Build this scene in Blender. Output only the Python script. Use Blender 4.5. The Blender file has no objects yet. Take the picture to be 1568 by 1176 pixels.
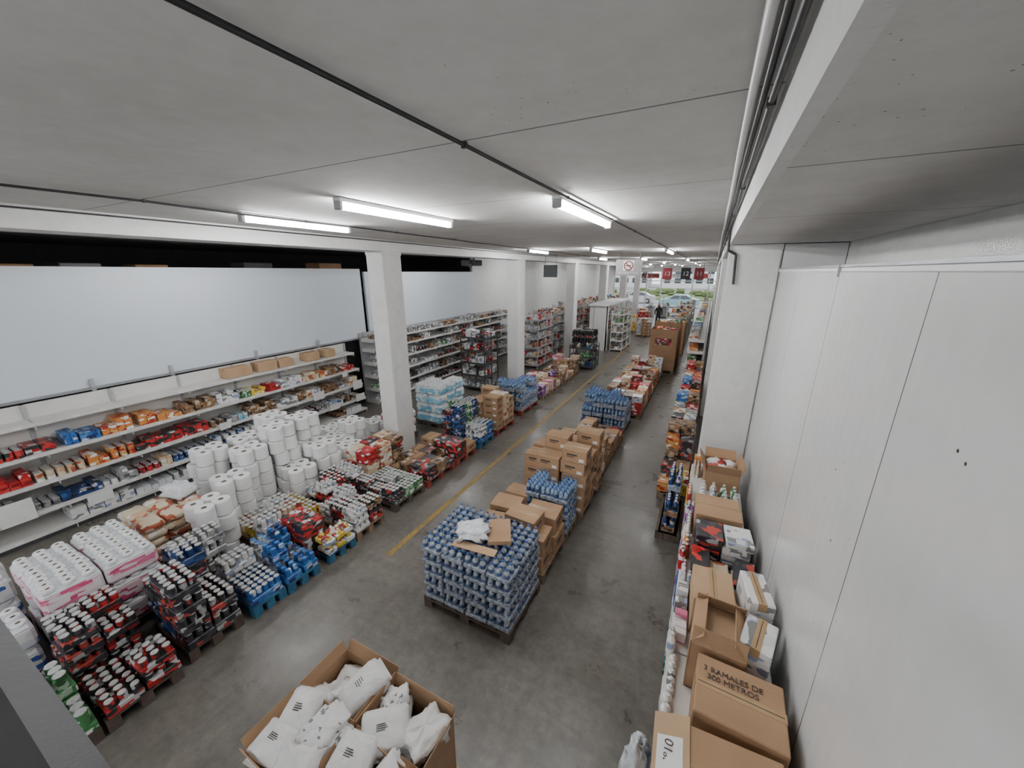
import bpy, bmesh, math, random
from mathutils import Vector, Matrix, noise
R=random.Random(7)
C=bpy.context; D=bpy.data
# ------------------------------------------------------------------ materials
def nodes(name):
    m=D.materials.new(name); m.use_nodes=True
    nt=m.node_tree; b=nt.nodes['Principled BSDF']
    return m,nt,b
def ramp(nt,stops,interp='LINEAR'):
    r=nt.nodes.new('ShaderNodeValToRGB'); cr=r.color_ramp; cr.interpolation=interp
    while len(cr.elements)<len(stops): cr.elements.new(.5)
    for e,(p,c) in zip(cr.elements,stops):
        e.position=p; e.color=(*c,1)
    return r
def mk(name,col,rough=.6,metal=0,var=.12,sc=6,bump=0,bs=40,em=0):
    m,nt,b=nodes(name); L=nt.links
    tc=nt.nodes.new('ShaderNodeTexCoord'); n=nt.nodes.new('ShaderNodeTexNoise')
    n.inputs['Scale'].default_value=sc; n.inputs['Detail'].default_value=5
    L.new(tc.outputs['Object'],n.inputs['Vector'])
    a=tuple(max(0,c*(1-var)) for c in col); z=tuple(min(1,c*(1+var)) for c in col)
    r=ramp(nt,[(.3,a),(.7,z)]); L.new(n.outputs['Fac'],r.inputs['Fac']); L.new(r.outputs['Color'],b.inputs['Base Color'])
    b.inputs['Roughness'].default_value=rough; b.inputs['Metallic'].default_value=metal
    if bump:
        n2=nt.nodes.new('ShaderNodeTexNoise'); n2.inputs['Scale'].default_value=bs; n2.inputs['Detail'].default_value=4
        L.new(tc.outputs['Object'],n2.inputs['Vector'])
        bp=nt.nodes.new('ShaderNodeBump'); bp.inputs['Strength'].default_value=bump; bp.inputs['Distance'].default_value=.02
        L.new(n2.outputs['Fac'],bp.inputs['Height']); L.new(bp.outputs['Normal'],b.inputs['Normal'])
    if em:
        b.inputs['Emission Color'].default_value=(*col,1); b.inputs['Emission Strength'].default_value=em
    return m
def sat(c,k=1.12):
    l=.3*c[0]+.55*c[1]+.15*c[2]
    return tuple(min(.85,max(.006,l+(x-l)*k)) for x in c)
def pkg(name,cols,sc=14,rough=.3,st=None,pos=None):
    """printed packaging : blocky label pattern"""
    m,nt,b=nodes(name); L=nt.links; cols=[sat(c) for c in cols]
    tc=nt.nodes.new('ShaderNodeTexCoord'); mp=nt.nodes.new('ShaderNodeMapping')
    mp.inputs['Scale'].default_value=st or (1,1,1.6)
    v=nt.nodes.new('ShaderNodeTexVoronoi'); v.distance='CHEBYCHEV'; v.inputs['Scale'].default_value=sc
    L.new(tc.outputs['Object'],mp.inputs['Vector']); L.new(mp.outputs['Vector'],v.inputs['Vector'])
    s=nt.nodes.new('ShaderNodeSeparateColor'); L.new(v.outputs['Color'],s.inputs['Color'])
    k=len(cols); pos=pos or [0,.5,.68,.82,.92][:k]
    r=ramp(nt,list(zip(pos,cols)),'CONSTANT'); L.new(s.outputs['Red'],r.inputs['Fac'])
    L.new(r.outputs['Color'],b.inputs['Base Color']); b.inputs['Roughness'].default_value=rough
    return m
W=(.75,.75,.73); K=(.02,.02,.022)
M={}
M['card']=mk('cardboard',(.37,.225,.125),.8,var=.13,sc=3,bump=.15,bs=60)
M['card2']=mk('cardboard_pale',(.44,.29,.17),.8,var=.1,sc=3)
M['card3']=mk('cardboard_dark',(.24,.135,.07),.8,var=.15,sc=3)
M['tape']=mk('packing_tape',(.42,.28,.15),.25)
M['ink']=mk('printing_ink',(.05,.035,.03),.7)
M['label']=mk('paper_label',(.72,.72,.70),.6,var=.05)
M['wood']=mk('pallet_wood',(.22,.155,.10),.85,var=.35,sc=7,bump=.3)
M['wooddark']=mk('pallet_wood_dark',(.09,.065,.05),.85,var=.3,sc=7,bump=.3)
M['bluewood']=mk('pallet_blue_paint',(.03,.12,.21),.7,var=.35,sc=9,bump=.2)
M['redwood']=mk('pallet_red_paint',(.28,.055,.04),.7,var=.3,sc=9)
M['tp']=mk('tissue_paper_white',(.80,.80,.79),.55,var=.04,sc=9,bump=.25,bs=25)
M['core']=mk('roll_core',(.24,.21,.18),.8)
M['film']=mk('plastic_film_white',(.70,.72,.74),.22,var=.12,sc=12,bump=.6,bs=14)
M['bag']=mk('white_bag',(.76,.75,.73),.38,var=.08,sc=10,bump=.8,bs=11)
M['can']=mk('tin_lid',(.50,.50,.50),.3,.25,var=.1,sc=20)
M['canw']=mk('pack_top_grey',(.48,.48,.47),.3,var=.18,sc=24,bump=.4,bs=40)
M['cap_blue']=mk('bottle_cap_blue',(.03,.10,.34),.35)
M['cap_w']=mk('bottle_cap_white',(.7,.7,.72),.35)
M['pet']=mk('bottle_pet_blue',(.22,.33,.48),.12,var=.35,sc=30)
M['petc']=mk('bottle_pet_clear',(.30,.34,.40),.1,var=.4,sc=30)
M['petlabel']=pkg('bottle_label',[(.08,.13,.26),(.4,.44,.52),(.06,.09,.19)],16)
M['petfilm']=mk('shrink_film_grey',(.27,.30,.35),.12,var=.5,sc=22,bump=.6,bs=26)
P={}
P['red']=pkg('pack_red',[(.40,.03,.035),(.46,.07,.06),W,(.15,.02,.02)])
P['redblack']=pkg('pack_red_black',[(.03,.03,.03),(.32,.025,.025),(.46,.05,.05),(.5,.5,.5)],12,pos=[0,.5,.66,.88])
P['black']=pkg('pack_black',[(.025,.025,.03),(.06,.06,.065),(.35,.35,.35),(.38,.06,.05)],14)
P['blue']=pkg('pack_blue',[(.04,.13,.36),(.08,.22,.45),(.5,.55,.65),(.02,.03,.1)],13)
P['navy']=pkg('pack_navy',[(.02,.045,.14),(.05,.11,.28),(.5,.5,.55),K],13)
P['sky']=pkg('pack_sky_blue',[(.22,.48,.62),(.34,.60,.72),W],9)
P['yellow']=pkg('pack_yellow',[(.60,.47,.10),W,(.60,.44,.10),(.35,.06,.05)],13)
P['green']=pkg('pack_green',[(.07,.20,.08),(.35,.45,.35),W,(.03,.08,.035)],13)
P['white']=pkg('pack_white',[W,(.66,.66,.66),(.3,.35,.5),(.2,.2,.2)],13)
P['pink']=pkg('pack_pink',[(.72,.68,.69),(.60,.20,.30),(.70,.55,.58),(.55,.10,.2)],7,st=(1,1,4),pos=[0,.5,.66,.84])
P['orange']=pkg('pack_orange',[(.54,.22,.08),(.58,.38,.15),W,(.35,.04,.03)],13)
P['brown']=pkg('pack_brown',[(.20,.12,.07),(.3,.2,.12),(.5,.42,.34),K],13)
P['cream']=pkg('pack_cream',[(.60,.52,.38),W,(.55,.38,.24),(.35,.1,.06)],11)
P['whiteblue']=pkg('pack_white_blue',[W,(.64,.66,.70),(.06,.12,.34),(.35,.44,.6)],8,st=(1,1,2.2),pos=[0,.4,.66,.87])
P['teal']=pkg('pack_teal',[(.04,.25,.27),(.12,.4,.4),W,K],13)
P['grey']=pkg('pack_grey',[(.26,.26,.26),(.38,.38,.38),(.10,.10,.11),W],13)
P['purple']=pkg('pack_purple',[(.16,.06,.22),(.3,.12,.38),W],13)
P['bagprint']=pkg('bag_print',[(.78,.77,.75),(.76,.75,.74),(.2,.2,.22)],48,.4,pos=[0,.5,.94])
MIX=[P[k] for k in ('red','orange','yellow','brown','cream','white','blue','brown','grey','green','grey','black','redblack')]
M['shelf']=mk('shelf_enamel_white',(.64,.63,.60),.4,var=.06,sc=3)
M['shelfg']=mk('shelf_enamel_grey',(.36,.37,.38),.45,var=.08)
M['shelfd']=mk('shelf_enamel_dark',(.05,.05,.055),.5)
M['steel']=mk('galvanised_steel',(.35,.36,.38),.4,.7)
M['blackpl']=mk('black_plastic',(.02,.02,.022),.5)
M['whitepl']=mk('white_plastic',(.75,.75,.75),.4,var=.03)
M['tube']=mk('lamp_tube',(.975,.975,.985),.5,var=0,em=140)
M['rail']=mk('handrail_grey_paint',(.075,.075,.08),.55,var=.08,bump=.1)
M['glass']=mk('car_glass',(.05,.07,.08),.08,var=.05)
M['signred']=mk('sign_dark_red',(.22,.02,.025),.5)
M['signgrey']=mk('sign_grey',(.25,.24,.24),.5)
M['signdark']=mk('sign_dark',(.05,.06,.06),.5)

def geo_mat(name,c1,c2,rough,speck=0,jy=None,jx=None,jw=.012,jcol=(.12,.12,.12),nsc=.8,off=0,bump=.15,speck_scale=9,spcol=(.02,.02,.02),fine=.5,rvar=0,streak=0,ribs=0,thr=.42,fsc=9):
    m,nt,b=nodes(name); L=nt.links; N=nt.nodes.new
    g=N('ShaderNodeNewGeometry')
    n1=N('ShaderNodeTexNoise'); n1.inputs['Scale'].default_value=nsc; n1.inputs['Detail'].default_value=9; n1.inputs['Roughness'].default_value=.68
    L.new(g.outputs['Position'],n1.inputs['Vector'])
    r=ramp(nt,[(.33,c1),(.67,c2)]); L.new(n1.outputs['Fac'],r.inputs['Fac']); cur=r.outputs['Color']
    n3=N('ShaderNodeTexNoise'); n3.inputs['Scale'].default_value=nsc*fsc; n3.inputs['Detail'].default_value=8; n3.inputs['Roughness'].default_value=.7; L.new(g.outputs['Position'],n3.inputs['Vector'])
    r3=ramp(nt,[(.3,(1-fine,)*3),(.7,(1,1,1))]); L.new(n3.outputs['Fac'],r3.inputs['Fac'])
    def mul(col,fac=1):
        nonlocal cur
        mx=N('ShaderNodeMix'); mx.data_type='RGBA'; mx.blend_type='MULTIPLY'; mx.inputs[0].default_value=fac
        L.new(cur,mx.inputs[6]); L.new(col,mx.inputs[7]); cur=mx.outputs[2]
    mul(r3.outputs['Color'])
    if streak:
        for sc_,rot in (((2.6,.35,1),.1),((.7,3.1,1),.5)):
            mp=N('ShaderNodeMapping'); mp.inputs['Scale'].default_value=sc_; mp.inputs['Rotation'].default_value=(0,0,rot); L.new(g.outputs['Position'],mp.inputs['Vector'])
            ns=N('ShaderNodeTexNoise'); ns.inputs['Scale'].default_value=1; ns.inputs['Detail'].default_value=9; ns.inputs['Roughness'].default_value=.7; ns.inputs['Distortion'].default_value=.6; L.new(mp.outputs['Vector'],ns.inputs['Vector'])
            rs=ramp(nt,[(.36,(1-streak,)*3),(.56,(1,1,1))]); L.new(ns.outputs['Fac'],rs.inputs['Fac']); mul(rs.outputs['Color'])
    def over(fac,col):
        nonlocal cur
        q=N('ShaderNodeMix'); q.data_type='RGBA'; L.new(fac,q.inputs[0]); L.new(cur,q.inputs[6]); q.inputs[7].default_value=(*col,1); cur=q.outputs[2]
    def math_(op,a,bv):
        q=N('ShaderNodeMath'); q.operation=op
        for i,x in enumerate((a,bv)):
            if isinstance(x,(int,float)): q.inputs[i].default_value=x
            else: L.new(x,q.inputs[i])
        return q.outputs[0]
    if speck:
        v=N('ShaderNodeTexVoronoi'); v.inputs['Scale'].default_value=speck_scale; v.inputs['Randomness'].default_value=1
        L.new(g.outputs['Position'],v.inputs['Vector'])
        nm=N('ShaderNodeTexNoise'); nm.inputs['Scale'].default_value=1.1; nm.inputs['Detail'].default_value=3; L.new(g.outputs['Position'],nm.inputs['Vector'])
        th=math_('MULTIPLY',math_('SUBTRACT',nm.outputs['Fac'],thr),speck)
        over(math_('LESS_THAN',v.outputs['Distance'],th),spcol)
    sp=N('ShaderNodeSeparateXYZ'); L.new(g.outputs['Position'],sp.inputs[0])
    for ax,per in (('Y',jy),('X',jx)):
        if per:
            a=math_('ADD',sp.outputs[ax],100*per+off); f=math_('MODULO',a,per); over(math_('LESS_THAN',f,jw),jcol)
    L.new(cur,b.inputs['Base Color'])
    if rvar:
        rr=ramp(nt,[(.35,(rough-rvar,)*3),(.65,(rough+rvar,)*3)]); L.new(n1.outputs['Fac'],rr.inputs['Fac']); L.new(rr.outputs['Color'],b.inputs['Roughness'])
    else: b.inputs['Roughness'].default_value=rough
    bp=N('ShaderNodeBump'); bp.inputs['Strength'].default_value=bump; bp.inputs['Distance'].default_value=.02
    hh=n3.outputs['Fac']
    if ribs:
        sn=math_('SINE',math_('MULTIPLY',sp.outputs['Y'],2*math.pi/ribs),0); hh=math_('ADD',math_('MULTIPLY',sn,.25),math_('MULTIPLY',hh,1.0))
    L.new(hh,bp.inputs['Height']); L.new(bp.outputs['Normal'],b.inputs['Normal'])
    return m
M['floor']=geo_mat('concrete_floor',(.135,.122,.103),(.215,.198,.170),.34,speck=.45,speck_scale=12,nsc=1.1,fine=.38,bump=.08,spcol=(.06,.053,.045),rvar=.1,jy=6.0,jw=.01,jcol=(.05,.045,.04),streak=.22,fsc=10,thr=.48)
M['ceil']=geo_mat('concrete_ceiling',(.60,.59,.565),(.73,.72,.70),.85,speck=.5,speck_scale=30,jy=1.37,off=-.24,nsc=.9,fine=.10,jw=.012,jcol=(.22,.22,.21),spcol=(.16,.16,.15),thr=.5)
M['beam']=geo_mat('painted_concrete',(.66,.655,.64),(.77,.765,.75),.7,speck=.4,speck_scale=25,nsc=1.2,fine=.12,spcol=(.15,.15,.14),thr=.5)
M['panel']=geo_mat('sandwich_panel_white',(.64,.64,.63),(.72,.72,.71),.18,speck=.28,speck_scale=9,jy=1.2,off=-.66,jw=.007,jcol=(.12,.12,.12),nsc=.6,fine=.06,bump=.045,spcol=(.06,.045,.035),ribs=.10)
M['lpanel']=geo_mat('wall_panel_bluish',(.60,.65,.70),(.64,.69,.74),.5,nsc=.3,fine=.02,bump=.02)
M['white']=geo_mat('white_wall',(.64,.64,.63),(.72,.72,.71),.7,nsc=.6,fine=.06)
M['dark']=geo_mat('dark_void',(.006,.006,.006),(.012,.011,.01),.95,nsc=1)  # near-black colour stands in for the darkness of the unlit space
M['yellow']=geo_mat('worn_yellow_paint',(.22,.17,.10),(.50,.31,.05),.6,nsc=5,fine=.6)
M['grass']=geo_mat('grass',(.12,.18,.07),(.24,.32,.13),.9,nsc=3)
M['asphalt']=geo_mat('asphalt',(.30,.30,.305),(.40,.40,.40),.8,nsc=2)
M['yard']=geo_mat('yard_concrete',(.5,.5,.48),(.6,.6,.58),.8,nsc=2)  # pale colour for the added bounce ground outside the back

# ------------------------------------------------------------------ mesh builder
class MB:
    def __init__(s): s.v=[];s.f=[];s.mi=[];s.sm=[];s.mats=[];s.M=Matrix.Identity(4)
    def at(s,x=0,y=0,z=0,r=0,tx=0,ty=0):
        s.M=Matrix.Translation((x,y,z))@Matrix.Rotation(r,4,'Z')@Matrix.Rotation(tx,4,'X')@Matrix.Rotation(ty,4,'Y'); return s
    def add(s,vs,fs,mat,smooth=False):
        if mat not in s.mats: s.mats.append(mat)
        i=s.mats.index(mat); n=len(s.v); Mx=s.M
        s.v.extend([Mx@Vector(p) for p in vs])
        for f in fs: s.f.append(tuple(a+n for a in f)); s.mi.append(i); s.sm.append(smooth)
    def box(s,x0,x1,y0,y1,z0,z1,mat,c=0):
        if c<=0:
            s.add([(x0,y0,z0),(x1,y0,z0),(x1,y1,z0),(x0,y1,z0),(x0,y0,z1),(x1,y0,z1),(x1,y1,z1),(x0,y1,z1)],
              [(0,3,2,1),(4,5,6,7),(0,1,5,4),(1,2,6,5),(2,3,7,6),(3,0,4,7)],mat); return
        cx,cy,cz=(x0+x1)/2,(y0+y1)/2,(z0+z1)/2; X,Y,Z=(x1-x0)/2,(y1-y0)/2,(z1-z0)/2
        c=min(c,X*.9,Y*.9,Z*.9)
        vs=[];ix={}
        for a in (-1,1):
            for b in (-1,1):
                for d in (-1,1):
                    for k,p in enumerate(((X,Y-c,Z-c),(X-c,Y,Z-c),(X-c,Y-c,Z))):
                        ix[(a,b,d,k)]=len(vs); vs.append((cx+a*p[0],cy+b*p[1],cz+d*p[2]))
        fs=[]
        q=((-1,-1),(1,-1),(1,1),(-1,1))
        for a in (-1,1):
            for k in range(3):
                o=[]
                for (p,r) in q:
                    key={0:(a,p,r),1:(p,a,r),2:(p,r,a)}[k]; o.append(ix[key+(k,)])
                if (a==-1)!=(k==1): o.reverse()
                fs.append(tuple(o))
        for a in (-1,1):
            for b in (-1,1):
                fs.append((ix[(a,b,-1,0)],ix[(a,b,1,0)],ix[(a,b,1,1)],ix[(a,b,-1,1)]))
                fs.append((ix[(a,-1,b,0)],ix[(a,1,b,0)],ix[(a,1,b,2)],ix[(a,-1,b,2)]))
                fs.append((ix[(-1,a,b,1)],ix[(1,a,b,1)],ix[(1,a,b,2)],ix[(-1,a,b,2)]))
                for d in (-1,1): fs.append((ix[(a,b,d,0)],ix[(a,b,d,1)],ix[(a,b,d,2)]))
        s.add(vs,fs,mat)
    def lathe(s,cx,cy,z0,prof,mats,n=8):
        cs=[(math.cos(2*math.pi*i/n),math.sin(2*math.pi*i/n)) for i in range(n)]
        for j in range(len(prof)-1):
            (r0,a),(r1,b)=prof[j],prof[j+1]; mat=mats[min(j,len(mats)-1)] if isinstance(mats,(list,tuple)) else mats
            if r1<1e-5:
                s.add([(cx+r0*c,cy+r0*d,z0+a) for c,d in cs],[tuple(range(n))],mat); continue
            vs=[(cx+r0*c,cy+r0*d,z0+a) for c,d in cs]+[(cx+r1*c,cy+r1*d,z0+b) for c,d in cs]
            s.add(vs,[(i,(i+1)%n,n+(i+1)%n,n+i) for i in range(n)],mat,True)
    def tube(s,p0,p1,r,mat,n=8):
        p0=Vector(p0);p1=Vector(p1);d=p1-p0; q=d.to_track_quat('Z','Y').to_matrix().to_4x4()
        old=s.M; s.M=old@Matrix.Translation(p0)@q
        s.lathe(0,0,0,[(0.0001,0),(r,0),(r,d.length),(0,d.length)],mat,n); s.M=old
    def pillow(s,w,d,h,mat,seed=0,nz=10,n=16,wr=.12,p=.55,ez=.6,hf=0):
        vs=[];fs=[]
        def sg(a,e): return math.copysign(abs(a)**e,a)
        for j in range(nz+1):
            t=-math.pi/2+math.pi*j/nz
            for i in range(n):
                a=2*math.pi*i/n
                x=sg(math.cos(t),ez)*sg(math.cos(a),p); y=sg(math.cos(t),ez)*sg(math.sin(a),p); z=sg(math.sin(t),.8)
                k=1+wr*noise.noise(Vector((x*2.3+seed,y*2.3,z*2.3)))*1.6
                if hf: k+=hf*noise.noise(Vector((x*7+seed,y*7,z*7)))
                vs.append((x*w/2*k,y*d/2*k,h/2+z*h/2*k))
        for j in range(nz):
            for i in range(n): fs.append((j*n+i,j*n+(i+1)%n,(j+1)*n+(i+1)%n,(j+1)*n+i))
        s.add(vs,fs,mat,True)
    def obj(s,name,parent=None):
        me=D.meshes.new(name); xs=[v.x for v in s.v];ys=[v.y for v in s.v];zs=[v.z for v in s.v]
        o3=Vector(((min(xs)+max(xs))/2,(min(ys)+max(ys))/2,min(zs)))
        me.from_pydata([v-o3 for v in s.v],[],s.f)
        for m in s.mats: me.materials.append(m)
        me.polygons.foreach_set('material_index',s.mi); me.polygons.foreach_set('use_smooth',s.sm)
        me.validate(); me.update()
        ob=D.objects.new(name,me); ob.location=o3; C.collection.objects.link(ob)
        if parent: ob.parent=parent; ob.location=o3-parent.location
        return ob
def text(name,body,size,loc,rot,mat,parent=None):
    cu=D.curves.new(name,'FONT'); cu.body=body; cu.size=size; cu.align_x='CENTER'; cu.align_y='CENTER'; cu.extrude=.0008
    cu.materials.append(mat); o=D.objects.new(name,cu); o.rotation_euler=rot; o.location=loc; C.collection.objects.link(o)
    if parent: o.parent=parent; o.location=Vector(loc)-parent.location
    return o

# ------------------------------------------------------------------ parts
def pallet(mb,x0,x1,y0,y1,mat=None,z=0):
    mat=mat or M['wood']; mb.at()
    n=7; w=(x1-x0); 
    for i in range(3):
        yy=y0+(y1-y0-.09)*i/2; mb.box(x0,x1,yy,yy+.09,z+.0,z+.02,mat)
        for j in range(3):
            xx=x0+(w-.12)*j/2; mb.box(xx,xx+.12,yy,yy+.09,z+.02,z+.10,mat)
        mb.box(x0,x1,yy,yy+.09,z+.10,z+.12,mat)
    for i in range(n):
        xx=x0+(w-.11)*i/(n-1); mb.box(xx,xx+.11,y0,y1,z+.12,z+.14,mat)
def carton_l(mb,w,d,h,mat=None,ink=True,tape=True):
    mat=mat or M['card']
    mb.box(-w/2,w/2,-d/2,d/2,0,h,mat,.006)
    if tape:
        if w>=d:
            mb.box(-w/2-.001,w/2+.001,-.025,.025,h-.06,h+.0015,M['tape']); mb.box(-w/2+.01,w/2-.01,-.002,.002,h+.001,h+.0022,M['ink'])
        else:
            mb.box(-.025,.025,-d/2-.001,d/2+.001,h-.06,h+.0015,M['tape']); mb.box(-.002,.002,-d/2+.01,d/2-.01,h+.001,h+.0022,M['ink'])
    if ink:
        for sgn in (-1,1):
            a,b=(-d/2-.0015,-d/2+.001) if sgn<0 else (d/2-.001,d/2+.0015)
            mb.box(-w*.3,w*.12,a,b,h*.55,h*.68,M['ink']); mb.box(-w*.3,w*.0,a,b,h*.42,h*.48,M['ink'])
            mb.box(w*.2,w*.4,a,b,h*.15,h*.4,M['label'])
            a,b=(-w/2-.0015,-w/2+.001) if sgn<0 else (w/2-.001,w/2+.0015)
            mb.box(a,b,-d*.3,d*.2,h*.5,h*.66,M['ink']); mb.box(a,b,-d*.3,d*.05,h*.36,h*.42,M['ink'])
def carton(name,x,y,z,w,d,h,r=0,mat=None,ink=True):
    mb=MB(); mb.at(x,y,z,r); carton_l(mb,w,d,h,mat,ink); return mb.obj(name)
def open_carton(mb,x,y,z,w,d,h,r=0,mat=None,flap=.16,ang=2.2):
    mat=mat or M['card']; t=.006
    mb.at(x,y,z,r)
    mb.box(-w/2,w/2,-d/2,d/2,0,t,mat)
    mb.box(-w/2,w/2,-d/2,-d/2+t,0,h,mat); mb.box(-w/2,w/2,d/2-t,d/2,0,h,mat)
    mb.box(-w/2,-w/2+t,-d/2,d/2,0,h,mat); mb.box(w/2-t,w/2,-d/2,d/2,0,h,mat)
    base=mb.M.copy()
    for k,(lx,ly,L) in enumerate(((w/2,0,d),(0,d/2,w),(-w/2,0,d),(0,-d/2,w))):
        if flap<=0: break
        a=ang+R.uniform(-.3,.3)
        mb.M=base@Matrix.Translation((lx,ly,h))@Matrix.Rotation(k*math.pi/2,4,'Z')@Matrix.Rotation(a-math.pi/2+0*math.pi,4,'Y')
        mb.box(0,flap,-L/2+.005,L/2-.005,-t/2,t/2,mat)
    mb.M=base
def bottle_prof(r,h): return [(r*.9,0),(r,.01),(r,h*.35),(r,h*.6),(r*.93,h*.7),(r*.4,h*.88),(r*.38,h*.92),(r*.42,h*.925),(r*.42,h),(0,h)]
def draw_pack(mb,w,d,h,r,can,top,wrap,full=True,bottle=False,tray=.5,n=8,caps=None):
    nx=max(1,int(w/(2*r)+.01)); ny=max(1,int(d/(2*r)+.01)); e=.003
    hh=h*tray if full else h*.96
    if wrap and hh>0: mb.box(-w/2+e,w/2-e,-d/2+e,d/2-e,0,hh,wrap,.008)
    if not full: return
    for i in range(nx):
        for j in range(ny):
            x=-w/2+(i+.5)*w/nx; y=-d/2+(j+.5)*d/ny
            if bottle:
                mb.lathe(x,y,0,bottle_prof(r*.96,h),[can,can,M['petlabel'] if can in (M['pet'],M['petc']) else can,can,can,can,caps,caps,caps],n)
            else:
                mb.lathe(x,y,0,[(r*.96,0 if tray<.1 else h*.3),(r*.96,h-.008),(r*.88,h),(r*.8,h-.004),(0,h-.004)],[can,top],n)
def stack(name,x0,x1,y0,y1,h,pw,pd,ph,r,wraps,can=None,top=None,pal='wood',bottle=False,tray=.5,miss=.25,jit=.01,caps=None,z0=None,n=8,rot=0,topwrap=None):
    mb=MB(); zb=0
    if pal: pallet(mb,x0,x1,y0,y1,M[pal]); zb=.14
    if z0 is not None: zb=z0
    nx=max(1,int((x1-x0)/pw+.15)); ny=max(1,int((y1-y0)/pd+.15)); nl=max(1,int((h-(zb if z0 is None else 0))/ph+.4))
    cw=(x1-x0)/nx; cd=(y1-y0)/ny
    top_l=[[nl-(1 if R.random()<miss else 0)-(1 if R.random()<miss*.4 else 0) for _ in range(ny)] for _ in range(nx)]
    for i in range(nx):
        for j in range(ny):
            wr=R.choice(wraps) if isinstance(wraps,list) else wraps
            for l in range(max(1,top_l[i][j])):
                if isinstance(wraps,list) and R.random()<.3: wr=R.choice(wraps)
                istop=(l==max(1,top_l[i][j])-1); per=(i==nx-1 or j==0)
                if not(istop or i in(0,nx-1) or j in (0,ny-1) ) : 
                    continue
                mb.at(x0+(i+.5)*cw+R.uniform(-jit,jit),y0+(j+.5)*cd+R.uniform(-jit,jit),zb+l*ph,R.uniform(-jit,jit)*4+rot)
                cc=can or wr
                draw_pack(mb,min(cw,pw)*.98,min(cd,pd)*.98,ph*.985,r,cc,top or cc,wr,full=(istop or (per and tray<.9)),bottle=bottle,tray=tray,n=n,caps=caps)
    return mb.obj(name)
def boxes(name,x0,x1,y0,y1,h,pw,pd,ph,mats,pal='wood',miss=.3,jit=.015,ink=True,z0=0):
    mb=MB(); zb=z0
    if pal: pallet(mb,x0,x1,y0,y1,M[pal]); zb=.14; h-=.14
    nx=max(1,int((x1-x0)/pw+.15)); ny=max(1,int((y1-y0)/pd+.15)); nl=max(1,int(h/ph+.4)); cw=(x1-x0)/nx; cd=(y1-y0)/ny
    for i in range(nx):
        for j in range(ny):
            k=nl-(1 if R.random()<miss else 0)-(1 if R.random()<miss*.5 else 0)
            mt=R.choice(mats)
            for l in range(max(1,k)):
                if R.random()<.2: mt=R.choice(mats)
                mb.at(x0+(i+.5)*cw+R.uniform(-jit,jit),y0+(j+.5)*cd+R.uniform(-jit,jit),zb+l*ph,R.uniform(-jit,jit)*5)
                carton_l(mb,cw*.96,cd*.96,ph*.99,mt,ink and mt in (M['card'],M['card2'],M['card3']),mt in (M['card'],M['card2'],M['card3']))
    return mb.obj(name)
def roll(mb,x,y,z,r,h,mat=None,n=16):
    mat=mat or M['tp']
    mb.lathe(x,y,z,[(r*.92,0),(r,h*.06),(r,h*.94),(r*.93,h),(r*.3,h),(r*.28,h-.03),(0,h-.03)],[mat,mat,mat,mat,M['core'],M['core']],n)
def rollpack(mb,x,y,z,nx,ny,nl,r,h,rot=0,film=True):
    mb.at(x,y,z,rot)
    for l in range(nl):
        for i in range(nx):
            for j in range(ny): roll(mb,(i-(nx-1)/2)*2*r*.97,(j-(ny-1)/2)*2*r*.97,l*h,r,h*.97)

# ------------------------------------------------------------------ room shell
CZ=4.46
def shell(name,boxlist,mat):
    mb=MB()
    for b in boxlist: mb.box(*b,mat)
    return mb.obj(name)
YB=-4.0; YF=41.0
shell('floor',[(-12.3,1.6,YB,YF,-.1,0)],M['floor'])
shell('ceiling',[(-12.3,.12,YB,YF,CZ,CZ+.2)],M['ceil'])
shell('ceiling_soffit',[(.16,1.45,YB,YF,4.22,4.66)],M['ceil'])
shell('beam_left',[(-5.88,-5.42,YB,YF,4.26,CZ)],M['beam'])
shell('beam_right',[(.118,.16,YB,YF,4.215,CZ)],M['beam'])
shell('wall_right_upper',[(1.28,1.45,YB,YF,0,4.22)],M['beam'])
shell('trim_panel_cap',[(.66,.74,YB,5.6,3.926,3.94)],M['steel'])
shell('wall_right',[(.68,.80,YB,5.6,0,3.925)],M['panel'])
shell('wall_right_rear',[(.69,1.27,5.62,YF,0,4.21)],M['white'])
mb=MB(); mb.box(.668,.679,YB,5.6,3.90,3.925,M['whitepl'],.003)
for y in (.6,3.0): mb.box(.655,.667,y,y+.02,3.87,3.94,M['steel'])
mb.obj('trim_panel_edge')
shell('wall_back',[(-12.3,-9.4,YB-.2,YB,0,CZ),(-9.4,1.45,YB-.2,YB,4.3,CZ),(1.0,1.45,YB-.2,YB,0,4.3),(-4.4,-4.0,YB-.2,YB,0,4.3)],M['white'])  # unseen back wall, opening added to let sky light in as fill
shell('ground_yard',[(-40,40,-50,YB-.2,-.25,-.02)],M['yard'])  # unseen ground, added to bounce daylight up to the ceiling
for i in range(6):
    y=5.4+5.65*i
    mb=MB(); mb.box(-5.86,-5.45,y,y+.5,0,4.26,M['beam'],.015); mb.box(-5.865,-5.445,y-.005,y+.505,4.2,4.26,M['beam'],.005); mb.obj('column')
    mb=MB(); mb.box(.125,.68,y+.22,y+.75,0,4.215,M['beam'],.015); mb.box(.12,.68,y+.21,y+.76,4.15,4.215,M['beam'],.005); mb.obj('column')
shell('wall_left_panel',[(-9.28,-9.2,YB,8.2,2.02,3.98),(-9.28,-9.2,8.35,14.2,2.1,3.9)],M['lpanel'])
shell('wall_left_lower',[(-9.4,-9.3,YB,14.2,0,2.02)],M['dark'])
shell('wall_left_void',[(-12.3,-12.2,YB,14.2,0,CZ),(-12.2,-9.3,14.1,14.2,0,CZ),(-12.2,-9.3,YB,14.1,CZ-.02,CZ-.005)],M['dark'])  # blackened surfaces so nearby lamps leave the space looking unlit
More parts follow.
